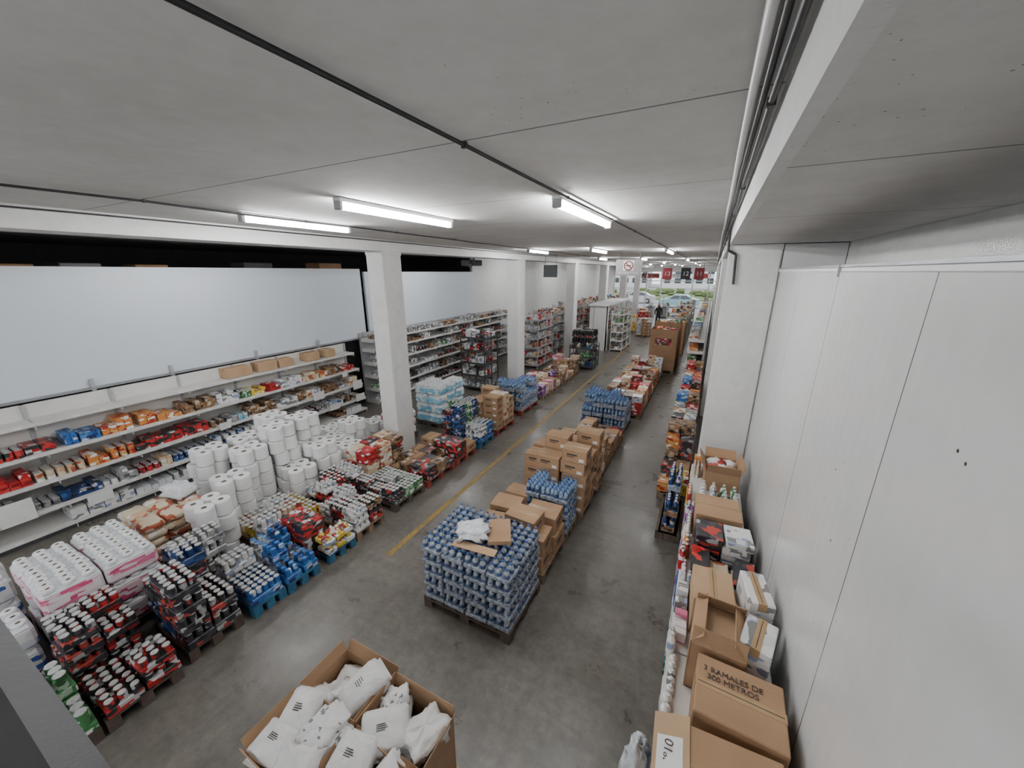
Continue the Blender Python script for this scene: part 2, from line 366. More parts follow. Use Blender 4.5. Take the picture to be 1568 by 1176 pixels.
shell('wall_left',[(-9.4,-9.2,14.2,YF,0,CZ)],M['white'])
mb=MB()
for y in (-1,.6,2.2,3.3,4.9,6.5,8.0):
    mb.box(-9.19,-9.13,y,y+.05,1.96,2.16,M['shelfg'])
mb.box(-9.2,-9.12,YB+.1,8.2,1.985,2.02,M['steel']); mb.obj('trim_wall_rail')
mb=MB()
for i in range(9):
    y=-.5+i*1.0; mb.box(-10.6,-10.0,y,y+R.uniform(.5,.9),3.4,3.95+R.uniform(0,.2),M['card3'] if i%3 else M['shelfd'],.01)
mb.box(-10.9,-9.4,-1,14,3.3,3.4,M['shelfd']); mb.obj('storage_shelf_boxes')
shell('trim_floor_line',[(-3.69,-3.60,3.2,21,.0,.003)],M['yellow'])

# front facade
mb=MB()
mb.box(-9.2,-6.9,YF,YF+.2,0,1.0,M['white']); mb.box(-9.2,.7,YF,YF+.2,3.9,CZ,M['white'])
for x in (-9.2,-8.0,-6.9,-6.0,-4.6,-1.8,-.4,.3): mb.box(x,x+.10,YF,YF+.15,0,3.9,M['whitepl'])
mb.box(-6.9,.4,YF+.02,YF+.10,3.0,3.08,M['whitepl']); mb.box(.4,.7,YF,YF+.2,0,3.9,M['white'])
mb.box(-6.5,-4.8,YF+.02,YF+.06,3.3,3.75,P['redblack']); mb.box(-4.3,-2.2,YF+.02,YF+.06,3.35,3.7,P['white']); mb.box(-1.6,-.5,YF+.02,YF+.06,3.3,3.75,P['red'])
mb.obj('window_front')
shell('ground_street',[(-80,60,YF+.2,140,-.25,-.02)],M['asphalt'])
mb=MB(); mb.box(-80,60,60,78,-.1,.12,M['grass'],.05)
for i in range(80): 
    mb.at(R.uniform(-40,20),R.uniform(66,76),.1); mb.pillow(R.uniform(1,2.4),.9,R.uniform(.4,1.0),M['grass'],seed=i,nz=5,n=8,wr=.4)
mb.obj('grass_verge')
mb=MB()
for i in range(8): mb.at(-66+i*15,105,0); mb.box(-6,6,0,8,-.1,6+R.uniform(-2,3),M['white']); [mb.box(-5+k*2.4,-3.6+k*2.4,-.05,0,1.2+q*2.2,2.4+q*2.2,M['glass']) for k in range(5) for q in range(2)]
mb.obj('apartment_building')
def car(x,y,col):
    mb=MB(); mb.at(x,y,-.02)
    prof=[(-2.1,.3),(-2.15,.65),(-2.0,.85),(-1.25,.98),(-.6,1.42),(.75,1.45),(1.55,1.02),(2.05,.95),(2.12,.6),(2.05,.3)]
    body=mk('car_paint',col,.2,.3); wd=.85; n=len(prof)
    ins=[1,1,1,.97,.8,.8,.97,1,1,1]
    vs=[(p[0],-wd*k,p[1]) for p,k in zip(prof,ins)]+[(p[0],wd*k,p[1]) for p,k in zip(prof,ins)]
    mb.add(vs,[tuple(range(n)),tuple(range(2*n-1,n-1,-1))]+[(i,(i+1)%n,n+(i+1)%n,n+i) for i in range(n)],body)
    for s in (-1,1):
        mb.add([(-1.05,s*.86,1.02),(-.52,s*.72,1.37),(.05,s*.72,1.38),(.05,s*.86,1.02)],[(0,1,2,3)],M['glass'])
        mb.add([(.12,s*.86,1.02),(.12,s*.72,1.38),(.7,s*.72,1.37),(1.35,s*.86,1.02)],[(0,1,2,3)],M['glass'])
        for wx in (-1.3,1.3):
            mb.tube((wx,s*.70,.32),(wx,s*.90,.32),.32,M['blackpl'],18); mb.tube((wx,s*.90,.32),(wx,s*.91,.32),.19,M['steel'],12)
    mb.obj('car')
car(-3.2,48,(.35,.58,.62)); car(-8.6,53,(.5,.5,.52)); car(2.5,52.5,(.12,.02,.02))

# ------------------------------------------------------------------ lights and conduits
def lamp(x,y0,y1):
    if y0<YB+.1: y1+=YB+.1-y0; y0=YB+.1
    if y1>YF-.3: return
    mb=MB(); z=CZ-.022
    mb.box(x-.04,x+.04,y0,y1,z-.012,z+.02,M['whitepl'],.006)
    mb.tube((x,y0+.03,z-.042),(x,y1-.03,z-.042),.024,M['tube'],10)
    for y in (y0,y1-.035): mb.box(x-.035,x+.035,y,y+.035,z-.07,z,M['shelfg'],.006)
    mb.obj('fluorescent_lamp')
for k in range(-1,6):  # first pass adds unseen lamps behind the camera as fill
    lamp(-4.2,2.35+6.7*k,3.65+6.7*k); lamp(-2.7,2.25+7.1*k,3.75+7.1*k); lamp(-1.14,2.95+7.6*k,4.6+7.6*k)
for k in range(-1,6): lamp(-7.3,3+6.5*k,4.5+6.5*k)  # added row hidden behind the left beam to brighten the gondola
def conduit(name,pts,r,mat,clips=0):
    mb=MB()
    for a,b in zip(pts,pts[1:]): mb.tube(a,b,r,mat,8)
    if clips:
        for a in pts[::2]:
            mb.box(a[0]-clips,a[0]+clips,a[1]-.008,a[1]+.008,a[2]-clips,a[2]+clips,mat)
    mb.obj(name)
def wig(x,z,y0,y1,a=.012,st=.7):
    pts=[];y=y0
    while y<y1: pts.append((x+R.uniform(-a,a),y,z-R.uniform(0,a))); y+=st
    pts.append((x,y1,z)); return pts
conduit('cable_conduit',wig(-1.06,CZ-.02,YB,35,.008),.0095,M['blackpl'],.0125)
conduit('cable_conduit',wig(-4.12,CZ-.02,YB,35),.009,M['blackpl'],.012)
conduit('cable_conduit',wig(-5.38,CZ-.03,YB,35,.005),.008,M['blackpl'])
conduit('cable_conduit',wig(.035,CZ-.02,YB,35,.003),.014,M['whitepl'])
conduit('cable_bundle',wig(.066,CZ-.03,YB,35,.004),.010,M['blackpl'])
conduit('cable_bundle',wig(.091,CZ-.05,YB,35,.004),.010,M['blackpl'],.013)
conduit('cable_bundle',[(.1,5.55,4.40),(.11,5.57,4.15),(.2,5.58,4.1),(.22,5.58,3.75)],.014,M['blackpl'])

# ------------------------------------------------------------------ handrail of the gallery the photographer stands on
mb=MB(); mb.box(-3.6,.62,-.065,.045,3.36,3.43,M['rail'],.03)
for x in (-3.5,-2.45,.5): mb.box(x-.025,x+.025,-.035,.015,2.4,3.36,M['rail'])
mb.box(-3.6,.62,-.03,.0,2.88,2.92,M['rail'])
mb.obj('gallery_handrail')
mb=MB(); mb.box(-3.6,.66,-1.3,-.12,2.30,2.4,M['shelfg'],.01)
for x in (-3.5,.5): mb.box(x-.05,x+.05,-1.2,-1.1,0,2.3,M['rail']); mb.box(x-.05,x+.05,-.3,-.2,0,2.3,M['rail'])
mb.obj('gallery_platform')

# ------------------------------------------------------------------ shelving
def gondola(name,xb,xf,y0,y1,levels,mat,back,top,bay=1.0,depths=None):
    mb=MB(); s=1 if xf>xb else -1
    def bx(a,b,*r): mb.box(min(a,b),max(a,b),*r)
    bx(xb,xb+s*.03,y0,y1,.05,top,back)
    n=max(1,round((y1-y0)/bay))
    for i in range(n+1):
        y=y0+(y1-y0)*i/n; bx(xb,xb+s*.06,y-.02,y+.02,0,top,M['shelfg'])
    for k,z in enumerate(levels):
        xe=xb+(xf-xb)*((depths or [1]*9)[k])
        bx(xb,xe,y0,y1,z-.03,z,mat); bx(xe-s*.012,xe+s*.012,y0,y1,z-.045,z+.008,mat)
        if k==0: bx(xb,xe-s*.03,y0,y1,0,z-.03,M['shelfd'])
        for i in range(n+1):
            y=y0+(y1-y0)*i/n
            mb.box(min(xb,xe),max(xb,xe),y-.004,y+.004,z-.1 if k else 0,z,mat)
        for i in range(int((y1-y0)/.45)):
            y=y0+.1+i*.45+R.uniform(0,.2); bx(xe+s*.012,xe+s*.016,y,y+.08,z-.04,z+.0,M['label'])
    return mb.obj(name)
def goods(name,xf,s,y0,y1,levels,mats,hmin=.1,hmax=.24,fill=.9,depth=.28,step=(.07,.14),kinds='bbbcj'):
    mb=MB(); mb.at()
    for k,(z,df) in enumerate(levels):
        y=y0+.03
        while y<y1-.1:
            mt=R.choice(mats); kind=R.choice(kinds); w=R.uniform(*step); h=R.uniform(hmin,hmax); cnt=R.randint(2,5); ex=R.uniform(0,.05)
            if R.random()>fill: y+=w*cnt; continue
            for c in range(cnt):
                if y+w>y1-.02: break
                a=xf+s*(df+ex); 
                if kind=='b':
                    mb.box(min(a,a+s*depth),max(a,a+s*depth),y,y+w*.94,z,z+h*(1 if R.random()<.8 else .6),mt,.004)
                elif kind=='c':
                    r=min(w*.47,.045)
                    for q in range(int(depth/(2*r))):
                        mb.lathe(a+s*(r+q*2*r),y+w/2,z,[(r,0),(r,h*.45),(r*.9,h*.47),(0,h*.47)],[mt,M['can']],8)
                        mb.lathe(a+s*(r+q*2*r),y+w/2,z+h*.48,[(r,0),(r,h*.45),(r*.9,h*.47),(0,h*.47)],[mt,M['can']],8)
                else:
                    r=min(w*.47,.04)
                    for q in range(int(depth/(2*r))): mb.lathe(a+s*(r+q*2*r),y+w/2,z,bottle_prof(r,h*1.1),[mt,mt,mt,mt,mt,mt,M['cap_w']],8)
                y+=w
            y+=R.uniform(0,.025)
    return mb.obj(name)
LV=[.12,.46,.86,1.28,1.72]; DP=[1.0,1.0,.9,.8,.6]
gondola('gondola_shelving',-9.18,-8.5,-2.5,7.3,LV,M['shelf'],M['shelf'],1.95,depths=DP)
fx=lambda k:(LV[k],.68*(1-DP[k])+.03)
PB=P['brown'];PR=P['red']
goods('shelf_groceries',-8.5,-1,-2.4,1.6,[fx(3)],[PR,PB,P['redblack'],PR,P['cream']],.12,.24,.97,.36,(.09,.16),'bbbc')
goods('shelf_groceries',-8.5,-1,1.6,2.5,[fx(3)],[P['blue'],P['orange'],P['blue'],P['yellow']],.14,.24,1,.36,(.07,.12),'b')
goods('shelf_groceries',-8.5,-1,2.5,7.3,[fx(3)],[PR,P['orange'],P['green'],P['yellow'],PR,PB,P['cream'],PB,P['redblack'],P['white']],.12,.24,.98,.36,(.06,.13),'bbbbbc')
goods('shelf_groceries',-8.5,-1,-2.4,7.3,[fx(2)],[P['cream'],P['orange'],PB,PR,P['white'],P['redblack'],PB,P['cream'],P['sky'],P['grey'],P['green']],.12,.24,.97,.40,(.07,.15),'bbbbc')
goods('shelf_groceries',-8.5,-1,-2.4,7.3,[fx(1)],[PB,P['grey'],P['white'],P['whiteblue'],P['cream'],P['black'],PR,P['navy'],P['grey']],.10,.24,.96,.42,(.08,.14),'ccbjb')
goods('shelf_groceries',-8.5,-1,-2.4,7.3,[fx(0)],[P['white'],PR,P['grey'],P['grey'],PB,M['film'],P['cream']],.10,.22,.85,.42,(.1,.2),'bbc')
for (y,w,h) in ((.35,.35,.2),(-.1,.36,.22),(-.55,.4,.2),(4.35,.5,.2),(4.95,.42,.2),(5.4,.36,.18),(6.1,.35,.2),(6.6,.3,.2)):
    carton('cardboard_box',-8.98,y,1.724,.32,w,h,R.uniform(-.04,.04),M['card2'],False)
mb=MB()
for (y,z,w,h) in ((.75,.5,.34,.34),(1.6,.37,.3,.18),(3.6,.92,.2,.14),(4.9,.5,.3,.16),(5.7,.9,.3,.2),(6.1,.5,.3,.16),(6.6,1.3,.16,.14),(6.9,.86,.3,.24),(6.95,.5,.3,.2)):
    mb.box(-8.478,-8.474,y,y+w,z-.1,z+h-.1,M['label'])
mb.obj('price_poster')
LV2=[.12,.5,.9,1.3,1.7,2.0]
gondola('gondola_shelving',-9.18,-8.6,7.9,16.5,LV2,M['shelf'],M['shelfg'],2.15)
goods('shelf_hardware',-8.6,-1,7.9,16.5,[(z,.03) for z in LV2],[P['grey'],P['black'],PB,P['grey'],P['white'],P['grey'],P['green']],.08,.24,.75,step=(.08,.2))
def rack(name,gname,x0,x1,y0,y1,top,mats,shelfm,nlev=5,posts=True):
    mb=MB(); zs=[.12+(top-.15)*i/(nlev-1) for i in range(nlev)]
    for x in (x0,x1-.03):
        for y in (y0,(y0+y1)/2,y1-.03): mb.box(x,x+.03,y,y+.03,0,top+.1,shelfm)
    for z in zs: mb.box(x0,x1,y0,y1,z-.02,z,shelfm); mb.box(x0-.005,x1+.005,y0-.005,y0+.01,z-.035,z+.02,shelfm); mb.box(x1-.01,x1+.005,y0,y1,z-.035,z+.02,shelfm)
    mb.at()
    for z in zs:
        x=x0+.04
        while x<x1-.1:
            w=R.uniform(.08,.18); h=R.uniform(.1,.28); mt=R.choice(mats)
            if x+w<x1-.02: mb.box(x,x+w*.95,y0+.03,y0+.3,z,z+h,mt,.005)
            x+=w
        y=y0+.32
        while y<y1-.1:
            w=R.uniform(.08,.18); h=R.uniform(.1,.28); mt=R.choice(mats)
            if y+w<y1-.02: mb.box(x1-.32,x1-.03,y,y+w*.95,z,z+h,mt,.005)
            y+=w
    mb.obj(name)
rack('display_rack','',-7.3,-6.35,10.4,11.3,1.85,[P['white'],P['black'],P['white'],P['grey'],P['grey'],P['red']],M['shelfd'])
for y in (14.2,16.4,18.8,21.5): rack('shelving_rack','',-7.3,-6.1,y,y+1.7,2.0+R.uniform(0,.3),[P['brown'],P['cream'],P['red'],P['grey'],P['white'],P['grey'],P['grey']],M['shelfg'],6)
for y in (25,28,32): rack('shelving_rack','',-8.6,-6.3,y,y+2.0,1.9,MIX,M['shelf'],5)

# ------------------------------------------------------------------ left front row
stack('juice_bottle_stack',-5.05,-4.2,-.35,.42,.62,.28,.26,.24,.045,[P['green']],can=P['green'],top=M['canw'],pal='wooddark',miss=.5,tray=.35,jit=.02)
stack('beverage_can_stack',-5.28,-4.76,.44,.95,.72,.27,.25,.15,.034,[P['redblack'],P['black'],P['redblack']],top=M['canw'],pal=None,miss=.3,n=10,jit=.012)
stack('beverage_can_stack',-4.73,-4.2,.45,1.0,.5,.27,.27,.16,.034,[P['redblack'],P['black']],top=M['canw'],pal='wooddark',miss=.35,n=10,jit=.012)
stack('beverage_can_stack',-5.05,-4.3,1.1,1.62,.92,.26,.26,.2,.034,[P['black'],P['black'],P['navy']],top=M['canw'],pal='wooddark',miss=.45,n=10)
stack('beverage_can_stack',-5.6,-5.08,1.45,1.95,.80,.27,.27,.17,.034,[P['navy'],P['black'],P['grey']],top=M['canw'],pal=None,miss=.3,n=10)
stack('beverage_can_stack',-5.0,-4.25,1.72,2.1,.62,.26,.36,.2,.034,[P['navy'],P['blue'],P['white']],top=M['canw'],pal='bluewood',miss=.3,n=10)
stack('soft_drink_stack',-5.0,-4.22,2.12,2.55,.55,.26,.2,.2,.034,[P['blue'],P['navy'],P['white']],top=P['blue'],pal='bluewood',miss=.4,n=10)
stack('detergent_stack',-5.0,-4.5,2.57,2.9,.72,.25,.35,.2,.05,[P['redblack'],P['orange'],P['red']],top=P['redblack'],pal=None,miss=.2,tray=.92)
stack('milk_carton_stack',-5.95,-5.1,2.4,3.3,.62,.28,.30,.22,.035,[P['yellow'],P['cream'],P['yellow'],P['white']],top=M['canw'],pal='wood',miss=.4,n=8)
stack('cleaner_stack',-4.48,-4.22,2.7,3.15,.42,.13,.15,.14,.04,[P['yellow'],P['white'],P['cream']],can=P['yellow'],top=M['cap_w'],pal='bluewood',bottle=True,caps=M['cap_w'],miss=.3)
stack('canned_food_stack',-5.1,-4.25,3.2,3.75,.5,.28,.27,.12,.034,[P['grey'],P['redblack'],P['brown'],P['white']],top=M['canw'],pal='wood',miss=.35,n=10)
stack('canned_food_stack',-5.7,-5.15,3.4,4.2,.55,.28,.27,.14,.034,[P['red'],P['redblack'],P['white']],top=M['canw'],pal=None,miss=.3)
stack('canned_food_stack',-5.17,-4.25,4.0,4.75,.42,.31,.24,.09,.036,[P['black'],P['grey'],P['black'],P['green']],top=M['canw'],pal='wooddark',miss=.4,n=10)
stack('snack_carton_stack',-5.75,-5.2,4.3,5.3,.72,.27,.31,.12,.06,[P['red'],P['redblack'],P['cream'],P['brown']],pal='wood',miss=.3,tray=.94)
boxes('grocery_carton_stack',-5.15,-4.25,4.85,5.7,.42,.22,.28,.12,[P['brown'],P['red'],M['card3'],P['black']],pal='redwood')
boxes('grocery_carton_stack',-5.2,-4.25,5.8,6.5,.45,.32,.35,.17,[M['card'],P['brown'],P['grey'],P['redblack']],pal='redwood')
stack('canned_food_stack',-5.25,-4.72,6.6,7.4,1.0,.27,.27,.14,.036,[P['green'],P['grey'],P['black'],P['navy']],top=M['canw'],pal='wood',miss=.2)
stack('canned_food_stack',-4.68,-4.25,6.7,7.3,.55,.22,.3,.13,.036,[P['blue'],P['navy'],P['white']],top=M['canw'],pal='bluewood',miss=.2)
boxes('cardboard_carton_stack',-5.1,-4.25,7.5,8.4,.95,.42,.30,.17,[M['card2'],M['card'],P['cream'],M['card']],pal='redwood',miss=.3)
def tp_stack(name,x0,x1,y0,y1,h,wrap,pw,pd,ph,r,pal=True,miss=.15):
    mb=MB(); zb=0
    if pal: pallet(mb,x0,x1,y0,y1,M['wooddark']); zb=.14
    nx=max(1,round((x1-x0)/pw)); ny=max(1,round((y1-y0)/pd)); nl=max(1,round((h-zb)/ph)); cw=(x1-x0)/nx; cd=(y1-y0)/ny
    for i in range(nx):
        for j in range(ny):
            k=nl-(1 if R.random()<miss else 0)
            for l in range(k):
                mb.at(x0+(i+.5)*cw+R.uniform(-.015,.015),y0+(j+.5)*cd+R.uniform(-.015,.015),zb+l*ph,R.uniform(-.04,.04))
                mb.box(-cw*.49,cw*.49,-cd*.49,cd*.49,0,ph-.055,wrap,.03)
                mb.box(-cw*.485,cw*.485,-cd*.485,cd*.485,ph-.10,ph-.035,M['film'],.03)
                a=int(cw/(2*r)); b=int(cd/(2*r))
                for p in range(a):
                    for q in range(b):
                        if l==k-1 or p in(0,a-1) or q in (0,b-1):
                            mb.lathe(-cw*.47+(p+.5)*cw*.94/a,-cd*.47+(q+.5)*cd*.94/b,ph-.04,[(r*.98,-.0),(r*.95,.025),(r*.8,.035),(r*.32,.033),(r*.25,.012),(0,.012)],[M['film'],M['film'],M['tp'],M['core'],M['core']],12)
    return mb.obj(name)
tp_stack('toilet_paper_pallet',-6.3,-5.3,.5,1.38,.95,P['pink'],.35,.44,.27,.055,miss=.1)
tp_stack('toilet_paper_pallet',-6.3,-5.36,-.35,.42,.72,P['whiteblue'],.45,.37,.29,.06)
tp_stack('toilet_paper_pallet',-7.2,-6.4,-.2,.5,.75,P['whiteblue'],.37,.35,.30,.06)
tp_stack('toilet_paper_pallet',-6.55,-5.75,7.2,8.3,1.15,P['sky'],.4,.37,.25,.06)
tp_stack('kitchen_roll_pallet',-6.6,-6.0,6.0,6.6,.75,P['pink'],.3,.3,.2,.06)
mb=MB()
for i in range(2):
    for j in range(3):
        for l in range(5-(i==0 and j==2)):
            mb.at(-6.65+i*.38,1.62+j*.25,.14+l*.12,R.uniform(-.08,.08)); mb.pillow(.40,.27,.15,P['cream'],seed=i*7+j*3+l,nz=6,n=12,wr=.1,p=.4)
pallet(mb,-6.9,-6.08,1.48,2.3,M['wood']); mb.at(-6.6,2.12,.72,.3); mb.pillow(.42,.32,.22,M['film'],seed=4,wr=.25,nz=9,n=18,hf=.15)
mb.obj('napkin_pack_stack')
mb=MB()
def tower(x,y,n,rot=None,nx=2,ny=2,r=.118,h=.225):
    for l in range(n): rollpack(mb,x+R.uniform(-.03,.03),y+R.uniform(-.03,.03),l*h,nx,ny,1,r,h,R.uniform(-.15,.15) if rot is None else rot)
tower(-5.76,2.13,4,r=.112); mb.obj('industrial_paper_roll_tower')
mb=MB()
for x,y,n in ((-6.25,2.62,4),(-7.05,2.75,5),(-6.5,3.1,5),(-6.45,3.6,6),(-6.0,3.58,3),(-7.0,3.3,5),(-6.55,4.1,6),(-6.05,4.08,4),(-7.1,3.85,6),(-7.05,4.4,5),(-6.55,4.6,3),(-6.05,4.6,3),(-6.5,5.1,4),(-7.0,5.0,3)): tower(x,y,n)
mb.obj('industrial_paper_roll_stack')
mb=MB(); tower(-6.9,6.15,2,r=.12,h=.23); mb.obj('industrial_paper_roll_pack')
stack('bottled_water_pallet',-5.3,-4.3,9.0,10.1,.95,.25,.27,.26,.042,[M['petfilm']],can=M['pet'],pal='redwood',bottle=True,caps=M['cap_blue'],tray=.45,miss=.35,jit=.02)
for k in range(6):
    y=10.5+k*.62
    boxes('grocery_carton_stack',-5.2,-4.3,y,y+.55,R.uniform(.35,.75),.28,.26,.16,[P['red'],P['brown'],M['card'],P['pink'],P['brown'],P['cream'],P['purple']],pal='wood')
rack('dark_display_stand','',-5.0,-4.0,15.0,16.0,.9,[P['black'],P['navy'],P['green']],M['shelfd'],3)
stack('wine_bottle_stack',-4.95,-4.05,15.05,15.95,.5,.28,.28,.3,.04,[P['black']],can=M['blackpl'],pal=None,z0=1.02,bottle=True,caps=M['cap_w'],tray=.3,miss=.2)

# ------------------------------------------------------------------ centre row
stack('bottled_water_pallet',-2.63,-1.46,2.78,3.62,.98,.29,.28,.165,.036,[M['petfilm']],can=M['petc'],pal='wooddark',bottle=True,caps=M['cap_blue'],tray=.30,miss=0,jit=.006)
mb=MB(); mb.at(-2.1,3.1,.972,.4); mb.pillow(.34,.27,.11,M['film'],seed=9,wr=.4,nz=12,n=26,hf=.35); mb.at(-1.86,3.3,.972,.5); mb.box(-.13,.13,-.22,.22,0,.006,M['card']); mb.box(-.13,.13,-.24,-.22,.0,.05,M['card']); mb.at(-1.95,2.92,.973,.1); mb.box(-.28,.24,-.05,.06,0,.006,M['card2']); mb.obj('plastic_wrap_scrap')
mb=MB(); pallet(mb,-2.63,-1.46,3.72,4.55,M['wood']); mb.obj('wooden_pallet')
for (x,y,z,w,d,h,r) in ((-2.33,3.93,.141,.48,.36,.28,.04),(-1.72,3.9,.141,.46,.34,.24,0),(-1.72,3.92,.384,.46,.34,.24,.03),(-2.32,4.35,.141,.46,.36,.28,-.04),(-2.30,4.33,.424,.42,.34,.22,.1),(-1.7,4.33,.141,.48,.38,.28,0),(-1.72,4.34,.424,.46,.36,.26,.05),(-2.28,3.95,.424,.36,.3,.18,.15),(-1.84,3.95,.628,.44,.32,.20,-.06)):
    carton('cardboard_box',x,y,z,w,d,h,r,M['card'])
stack('bottled_water_pack_stack',-2.15,-1.46,4.62,5.12,.86,.23,.25,.24,.036,[M['petfilm']],can=M['pet'],pal='wood',bottle=True,caps=M['cap_blue'],tray=.3,miss=.15)
mb=MB(); pallet(mb,-2.63,-1.4,5.2,6.4,M['wood']); mb.obj('wooden_pallet')
def tow(x,y,n,w=.40,d=.30,h=.215,z=.141):
    for l in range(n): carton('cardboard_box',x+R.uniform(-.015,.015),y+R.uniform(-.01,.01),z+l*(h+.003),w,d,h*.995,R.uniform(-.04,.04),M['card'])
tow(-2.42,5.0,2,z=0); tow(-2.42,5.75,3); tow(-1.60,5.37,5); tow(-2.03,5.38,4); tow(-2.02,5.74,5); tow(-1.6,5.74,4); tow(-1.58,6.12,5); tow(-2.01,6.12,4); tow(-2.44,6.15,3)
for k,(y,h) in enumerate(((6.55,.75),(7.15,.55),(7.7,.5),(8.2,.4))):
    boxes('grocery_carton_stack',-2.4,-1.45,y,y+.5,h,.3,.25,.16,[M['card'],P['cream'],P['redblack'],P['brown'],P['brown'],M['card2']],pal='wood')
stack('bottled_water_pallet',-2.6,-1.5,8.9,9.95,.98,.27,.26,.26,.042,[M['petfilm']],can=M['pet'],pal='wooddark',bottle=True,caps=M['cap_blue'],tray=.4,miss=.3,jit=.02)
for k in range(8):
    y=10.2+k*.64
    boxes('grocery_carton_stack',-2.4,-1.3,y,y+.58,R.uniform(.45,.95),.27,.28,.17,[P['red'],P['orange'],M['card'],P['brown'],P['white'],P['brown'],P['redblack'],M['card2'],P['cream']],pal='wood')
for (x0,x1,y0,h) in ((-1.95,-.95,15.8,1.75),(-1.95,-.95,17.0,1.9),(-1.9,-.9,19.5,1.6)):
    mb=MB(); open_carton(mb,(x0+x1)/2,y0+.5,.14,x1-x0,1.0,h-.14,0,M['card'],.0); pallet(mb,x0,x1,y0,y0+1.0)
    mb.at(x0+.5,y0-.0,.0); mb.box(-.3,.3,-.012,-.002,h*.65,h*.8,P['redblack']); mb.at()
    for i in range(12): mb.at(R.uniform(x0+.2,x1-.2),R.uniform(y0+.2,y0+.8),h-.25+R.uniform(0,.15),R.uniform(0,3)); mb.pillow(.35,.25,.2,R.choice([P['orange'],P['red'],P['white'],P['green']]),seed=i,nz=6,n=10)
    mb.obj('cardboard_bin')
for y in (22,24.5,27,31): rack('shelving_rack','',-2.0,-1.0,y,y+1.6,1.6,MIX,M['shelf'],4)

# ------------------------------------------------------------------ foreground open cartons filled with bags
mb=MB(); pallet(mb,-2.42,-1.25,.70,1.6,M['wood']); mb.obj('wooden_pallet')
bagn=0
for (x,y,w,d) in ((-2.12,1.36,.56,.40),(-1.55,1.34,.56,.40),(-2.12,.93,.56,.40),(-1.55,.91,.56,.40)):
    mb=MB(); open_carton(mb,x,y,.141,w,d,.64,R.uniform(-.015,.015),M['card'],.09,.25 if y>1.2 else .5); mb.obj('open_cardboard_box')
mb=MB()
for (x,y,z,w,d,h,r,tx) in ((-2.24,1.43,.52,.24,.30,.18,.3,.15),(-2.26,1.28,.60,.26,.2,.16,.6,.1),(-1.98,1.40,.72,.25,.36,.18,-.35,.35),(-1.70,1.40,.62,.22,.30,.24,.5,.2),(-1.64,1.25,.74,.32,.26,.16,.7,.25),(-1.40,1.36,.66,.24,.34,.20,-.2,-.1),
    (-2.26,1.05,.75,.26,.30,.14,.3,.15),(-1.98,1.04,.77,.26,.32,.14,-.25,.12),(-2.24,.84,.70,.3,.24,.18,.1,0),(-1.98,.82,.74,.28,.28,.16,.4,.1),(-1.70,1.02,.75,.28,.28,.15,.2,.12),(-1.42,1.0,.72,.24,.34,.16,-.3,.1),(-1.68,.80,.74,.3,.24,.16,.3,0),(-1.40,.82,.70,.26,.26,.18,.1,0)):
    mb.at(x,y,z,r,tx); bagn+=1; k=bagn%2
    mb.pillow(w,d,h,P['bagprint'] if bagn%4==0 else M['bag'],seed=bagn*3.1,wr=.06 if k else .22,nz=14,n=36,p=.28 if k else .5,ez=.35 if k else .6,hf=.06 if k else .18)
    if k:
        for q in range(4): mb.box(-w*.16,w*(.02+.03*(q%3)),d*(.10-.045*q),d*(.112-.045*q),h*.97,h*1.02,M['ink'])
        for s in (-1,1): mb.box(-w*.44,w*.44,s*d*.5-.02,s*d*.5+.02,h*.48,h*.50,M['bag'])
mb.obj('bagged_goods')

# ------------------------------------------------------------------ right hand wall unit with boxes on top
RV=[.12,.5,.92,1.36]
gondola('gondola_shelving',.60,.07,.3,5.3,RV,M['shelf'],M['shelf'],1.40)
DT=[P['blue'],P['pink'],P['white'],P['orange'],P['teal'],P['cream'],P['white'],P['purple'],P['cream'],P['red'],P['white']]
goods('shelf_detergents',.04,1,.3,5.3,[(z,.0) for z in RV[:3]],DT,.16,.34,.97,step=(.07,.12),kinds='jbjb')
goods('shelf_detergents',.03,1,1.2,5.3,[(RV[3],.0)],DT,.06,.22,.95,depth=.085,step=(.04,.07),kinds='bj')
T=1.363
b1=carton('cardboard_box',.39,1.42,T,.40,.38,.36,.06,M['card'],False)
b2=carton('cardboard_box',.41,1.85,T,.42,.36,.36,-.04,M['card'],False)
text('printed_text','3 RAMALES DE\n300 METROS',.045,(.38,1.92,T+.364),(0,0,-.04),M['ink'],b2)
mb=MB(); mb.at(.19,1.46,T+.362,0.05,0,-.35); mb.box(-.17,0,-.17,.17,0,.005,M['card2']); mb.box(-.15,-.03,-.13,.06,.005,.007,M['label']); n10=mb.obj('cardboard_flap_sign')
text('sign_text','Nº10',.055,(.19-.09,1.43,T+.362-.024),(0,-.35,math.pi/2),M['ink'],n10)
mb=MB(); open_carton(mb,.32,2.27,T,.30,.38,.36,-.05,M['card'],.10,-.5); mb.at(.32,2.27,T,-.05); mb.box(-.14,.14,-.18,.18,.25,.345,M['card2'],.008); mb.obj('open_cardboard_box')
carton('cardboard_box',.29,2.69,T,.27,.36,.32,.05,M['card2'],False)
for (x,y,z,r) in ((.56,2.27,T,.0),(.53,2.66,T,.05)): carton('white_box',x-.01,y,z,.13,.34,.21,r,P['white'],False)
carton('white_box',.53,2.28,T+.214,.17,.26,.2,-.25,P['white'],False); carton('white_box',.54,2.64,T+.214,.15,.30,.24,.15,P['white'],False)
boxes('mixed_product_boxes',.15,.60,2.95,3.3,.20,.15,.32,.09,[P['white'],P['black'],P['white'],P['redblack'],P['cream']],pal=None,z0=T,jit=.02)
boxes('mixed_product_boxes',.15,.60,3.32,3.60,.28,.22,.26,.07,[P['black'],P['green'],P['white'],P['redblack']],pal=None,z0=T,jit=.02)
carton('cardboard_box',.33,3.87,T,.40,.40,.28,.06,M['card'],False)
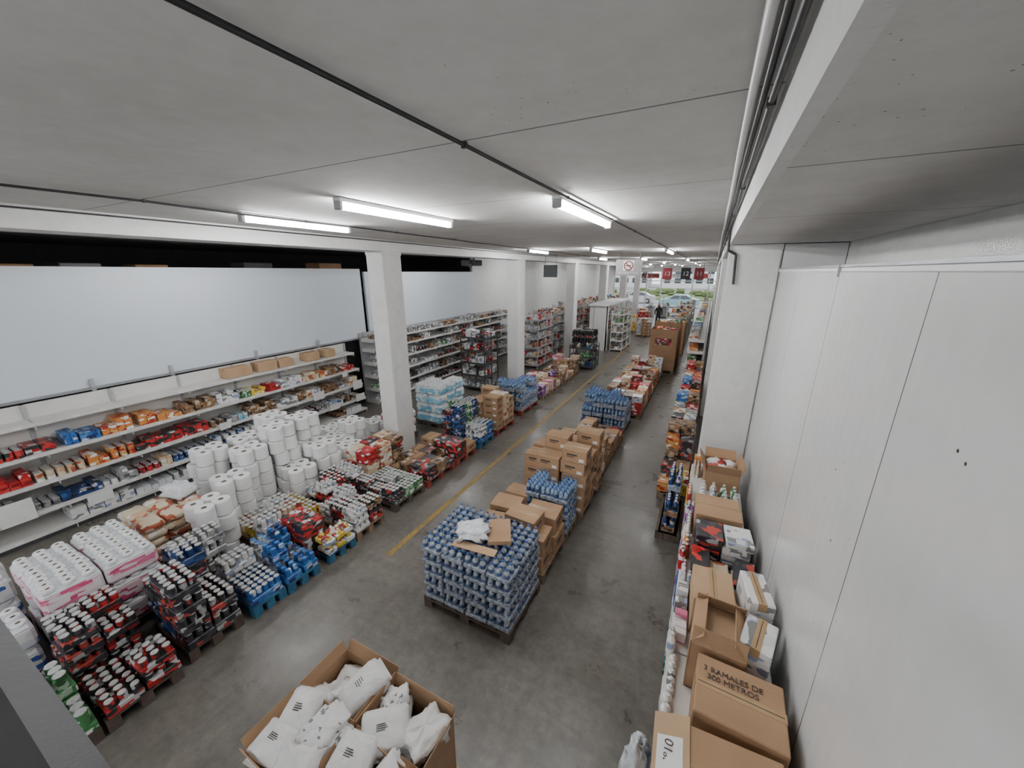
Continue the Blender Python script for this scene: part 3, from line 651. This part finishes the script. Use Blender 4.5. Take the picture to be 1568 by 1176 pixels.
stack('white_bottle_pack',.15,.58,4.1,4.55,.22,.21,.15,.20,.035,[P['white'],P['green'],P['white']],pal=None,z0=T,bottle=True,caps=M['cap_w'],tray=.3,miss=.0)
mb=MB(); open_carton(mb,.38,4.88,T,.36,.44,.26,.06,M['card'],.12,.4)
for i in range(6): mb.at(.30+.08*(i%3),4.80+.17*(i//3),T+.16,R.uniform(0,3)); mb.pillow(.17,.14,.14,R.choice([P['red'],M['bag'],M['card2']]),seed=i,nz=6,n=10)
mb.obj('open_cardboard_box')
mb=MB()
for i in range(5): mb.at(-.06+R.uniform(-.02,.01),1.75+i*.13,0,R.uniform(0,3)); mb.pillow(.14,.18,.5+R.uniform(-.1,.25),M['film'],seed=i,wr=.2,nz=14,n=22,p=.8,hf=.2)
mb.obj('plastic_bag_bundle')
stack('bottled_drink_stack',-.30,.04,5.35,6.35,.95,.2,.25,.28,.04,[M['petfilm'],P['brown']],can=P['navy'],pal='wooddark',bottle=True,caps=M['cap_w'],tray=.35)
for k in range(10):
    y=6.5+k*.75
    boxes('household_goods_stack',-.42,.06,y,y+.68,R.uniform(.6,1.2),.24,.24,.18,[P['blue'],P['yellow'],P['red'],P['white'],P['orange'],P['brown'],M['card'],P['cream'],P['grey'],P['black']],pal='wood')
LV3=[.12,.5,.9,1.3,1.7]
gondola('gondola_shelving',.05,-.5,14.2,34,LV3,M['shelf'],M['shelf'],1.95)
goods('shelf_goods',-.5,1,14.2,34,[(z,.0) for z in LV3],MIX,.12,.3,.95,step=(.1,.2),kinds='b')

# ------------------------------------------------------------------ mid / far furniture
mb=MB()
mb.box(-5.4,-4.5,19.2,19.28,0,2.25,M['white']); mb.box(-4.55,-4.47,19.2,24,0,1.0,M['white']); mb.box(-5.42,-4.4,19.1,24.1,2.25,2.35,M['whitepl'],.01)
for y in (19.2,20.8,22.4,23.9): mb.box(-4.55,-4.45,y,y+.08,0,2.25,M['whitepl'])
mb.box(-5.2,-5.18,19.17,19.2,0,2.25,M['shelfg']); mb.obj('office_booth')
rack('glass_display_case','',-4.3,-3.7,19.3,21.6,1.9,[P['white'],P['grey'],P['green'],P['brown']],M['whitepl'],5)
def counter(x,y):
    mb=MB(); mb.box(x+.04,x+.56,y+.04,y+1.76,0,.08,M['blackpl']); mb.box(x,x+.6,y,y+1.8,.08,.85,M['shelfg'],.01); mb.box(x-.02,x+.62,y-.02,y+1.82,.85,.9,M['blackpl'],.01); mb.box(x+.05,x+.55,y+.1,y+1.2,.9,.905,M['shelfd'])
    mb.box(x+.1,x+.4,y+1.3,y+1.6,.9,1.25,M['whitepl'],.02); mb.tube((x+.05,y+1.7,.9),(x+.05,y+1.7,1.8),.02,M['steel']); mb.obj('checkout_counter')
for x in (-5.1,-3.9,-2.2): counter(x,36)
for (x,y,m_) in ((-5.0,26,P['yellow']),(-4.6,29,P['red']),(-3.9,24.5,P['white']),(-5.2,31.5,P['orange'])):
    boxes('promo_display_stack',x,x+.8,y,y+.8,1.2,.27,.27,.2,[m_,P['white'],M['card']],pal='wood')

def hang(name,x,y,z0,z1,w,mat,t=.03):
    mb=MB(); mb.box(x-w/2,x+w/2,y-t/2,y+t/2,z0,z1,mat,.006)
    for s in (-.4,.4): mb.tube((x+w*s,y,z1),(x+w*s,y,CZ),.005,M['blackpl'],6)
    return mb
mb=hang('s',-2.1,11,3.80,4.22,.68,M['signgrey']); mb.box(-2.24,-1.96,10.978,10.984,3.93,4.19,M['label'])
o=mb.obj('no_smoking_sign')
mb=MB()
for i in range(24):
    a=2*math.pi*i/24;b=2*math.pi*(i+1)/24
    mb.tube((-2.1+.11*math.cos(a),10.975,4.06+.11*math.sin(a)),(-2.1+.11*math.cos(b),10.975,4.06+.11*math.sin(b)),.013,M['signred'],6)
mb.tube((-2.18,10.975,4.13),(-2.02,10.975,3.99),.013,M['signred'],6); mb.tube((-2.17,10.977,4.06),(-2.04,10.977,4.06),.015,M['ink'],6); mb.obj('symbol',o)
text('sign_text','PROHIBIDO FUMAR',.06,(-2.1,10.98,3.87),(math.pi/2,0,0),M['label'],o)
for (x,n) in ((-1.75,'13'),(-1.05,'12'),(-.55,'11')):
    mb=hang('s',x,17.5,3.6,4.05,.36,M['signred' if n!='12' else 'blackpl']); o=mb.obj('checkout_number_sign'); text('number',n,.24,(x,17.48,3.82),(math.pi/2,0,0),M['label'],o)
mb=hang('s',-5.0,12.6,3.72,4.12,.5,M['signdark']); mb.obj('aisle_sign')
mb=MB(); mb.box(-8.0,-7.4,11.6,12.1,4.1,4.3,M['blackpl'],.03); mb.tube((-7.6,11.85,4.3),(-7.6,11.85,CZ),.03,M['blackpl']); mb.tube((-7.6,11.6,4.2),(-7.45,11.4,4.1),.07,M['blackpl'],10); mb.obj('ceiling_projector')
mb=MB(); mb.box(-5.448,-5.446,5.5,5.68,1.75,2.0,M['label']); mb.box(-5.448,-5.446,5.6,5.8,1.45,1.7,M['label']); mb.box(-5.448,-5.446,5.55,5.7,2.1,2.3,M['label']); mb.obj('column_notice')

# ------------------------------------------------------------------ person walking in black coat
def person(x,y,rot):
    e=D.objects.new('woman_in_black_coat',None); e.location=(x,y,0); e.rotation_euler=(0,0,rot); C.collection.objects.link(e)
    def skin(name,V,E,mat,sub=2):
        me=D.meshes.new(name); me.from_pydata([v[:3] for v in V],E,[])
        o=D.objects.new(name,me); C.collection.objects.link(o); o.parent=e
        o.modifiers.new('s','SKIN'); sv=me.skin_vertices[0].data
        for i,v in enumerate(V): sv[i].radius=(v[3],v[4] if len(v)>4 else v[3])
        sv[0].use_root=True
        m=o.modifiers.new('d','SUBSURF'); m.levels=sub; m.render_levels=sub; me.materials.append(mat); 
        return o
    cloth=mk('black_coat',(.018,.018,.022),.8); sk=mk('skin_tone',(.55,.33,.24),.5); hair=mk('dark_hair',(.03,.018,.012),.5); jean=mk('dark_trousers',(.02,.024,.04),.8)
    V=[(0,0,.92,.16,.12),(0,0,1.10,.14,.11),(0,0,1.30,.17,.12),(0,0,1.42,.09,.08),(0,0,1.48,.055),
       (.17,0,1.38,.065),(.23,-.05,1.13,.05),(.24,.08,.90,.036),(-.17,0,1.38,.065),(-.23,.06,1.13,.05),(-.22,-.07,.90,.036),
       (.09,0,.78,.12,.11),(-.09,0,.78,.12,.11)]
    skin('coat',V,[(0,1),(1,2),(2,3),(3,4),(2,5),(5,6),(6,7),(2,8),(8,9),(9,10),(0,11),(0,12)],cloth)
    V=[(0,0,.86,.12),(.09,0,.80,.09),(.10,-.12,.47,.065),(.10,-.02,.10,.042),(.10,-.05,.05,.04),(.10,-.18,.03,.03),(-.09,0,.80,.09),(-.10,.08,.47,.065),(-.10,.24,.12,.042),(-.10,.22,.06,.04),(-.10,.10,.03,.03)]
    skin('legs',V,[(0,1),(1,2),(2,3),(3,4),(4,5),(0,6),(6,7),(7,8),(8,9),(9,10)],jean)
    skin('neck',[(0,0,1.44,.05),(0,0,1.53,.048)],[(0,1)],sk)
    mb=MB(); mb.at(0,-.01,1.50); 
    mb.lathe(0,0,0,[(.03,0),(.055,.03),(.072,.08),(.078,.13),(.07,.18),(.045,.22),(.0,.232)],sk,14)
    for s in(-1,1): mb.lathe(s*.03,-.066,.115,[(.003,0),(.01,.006),(.003,.014),(0,.015)],M['blackpl'],8); mb.box(s*.074-.008,s*.074+.008,-.012,.015,.09,.135,sk,.005)
    mb.box(-.009,.009,-.092,-.06,.075,.105,sk,.005); mb.box(-.022,.022,-.073,-.055,.045,.053,M['signred'],.003)
    h=mb.obj('head'); h.parent=e
    mb=MB(); mb.at(0,.02,1.44); mb.lathe(0,0,0,[(.05,0),(.085,.05),(.088,.15),(.092,.2),(.075,.26),(.04,.30),(0,.305)],hair,14); o=mb.obj('hair'); o.parent=e
    for s,(a,b,c) in ((1,(.24,.09,.88)),(-1,(-.22,-.08,.88))):
        skin('hand',[(a,b,c,.03,.018),(a,b-.005,c-.06,.034,.016)],[(0,1)],sk,1)
        for k in range(4):
            fx=(k-1.5)*.016; L=[.055,.068,.072,.058][k]
            skin('finger',[(a,b+fx,c-.07,.008),(a-s*.006,b+fx,c-.07-L*.5,.008),(a-s*.018,b+fx,c-.07-L,.007)],[(0,1),(1,2)],sk,1)
        skin('thumb',[(a,b-.025,c-.025,.009),(a-s*.012,b-.042,c-.06,.008),(a-s*.014,b-.04,c-.085,.007)],[(0,1),(1,2)],sk,1)
person(-3.25,29.5,.3)

# ------------------------------------------------------------------ world, overcast sky
w=D.worlds.new('World'); C.scene.world=w; w.use_nodes=True
nt=w.node_tree; bg=nt.nodes['Background']; sky=nt.nodes.new('ShaderNodeTexSky'); sky.sky_type='HOSEK_WILKIE'; sky.turbidity=8; sky.sun_direction=(.3,.5,.8)
mx=nt.nodes.new('ShaderNodeMix'); mx.data_type='RGBA'; mx.inputs[0].default_value=.8; nt.links.new(sky.outputs[0],mx.inputs[6]); mx.inputs[7].default_value=(.95,.97,1,1)
nt.links.new(mx.outputs[2],bg.inputs[0]); bg.inputs[1].default_value=2.7

cam=D.cameras.new('camera'); co=D.objects.new('camera',cam); C.collection.objects.link(co)
cam.sensor_width=36; cam.lens=36*580/1568; cam.clip_start=.02; cam.clip_end=300
co.location=(0,0,3.9); co.rotation_euler=(math.radians(90-16.5),0,math.radians(27.2)); C.scene.camera=co
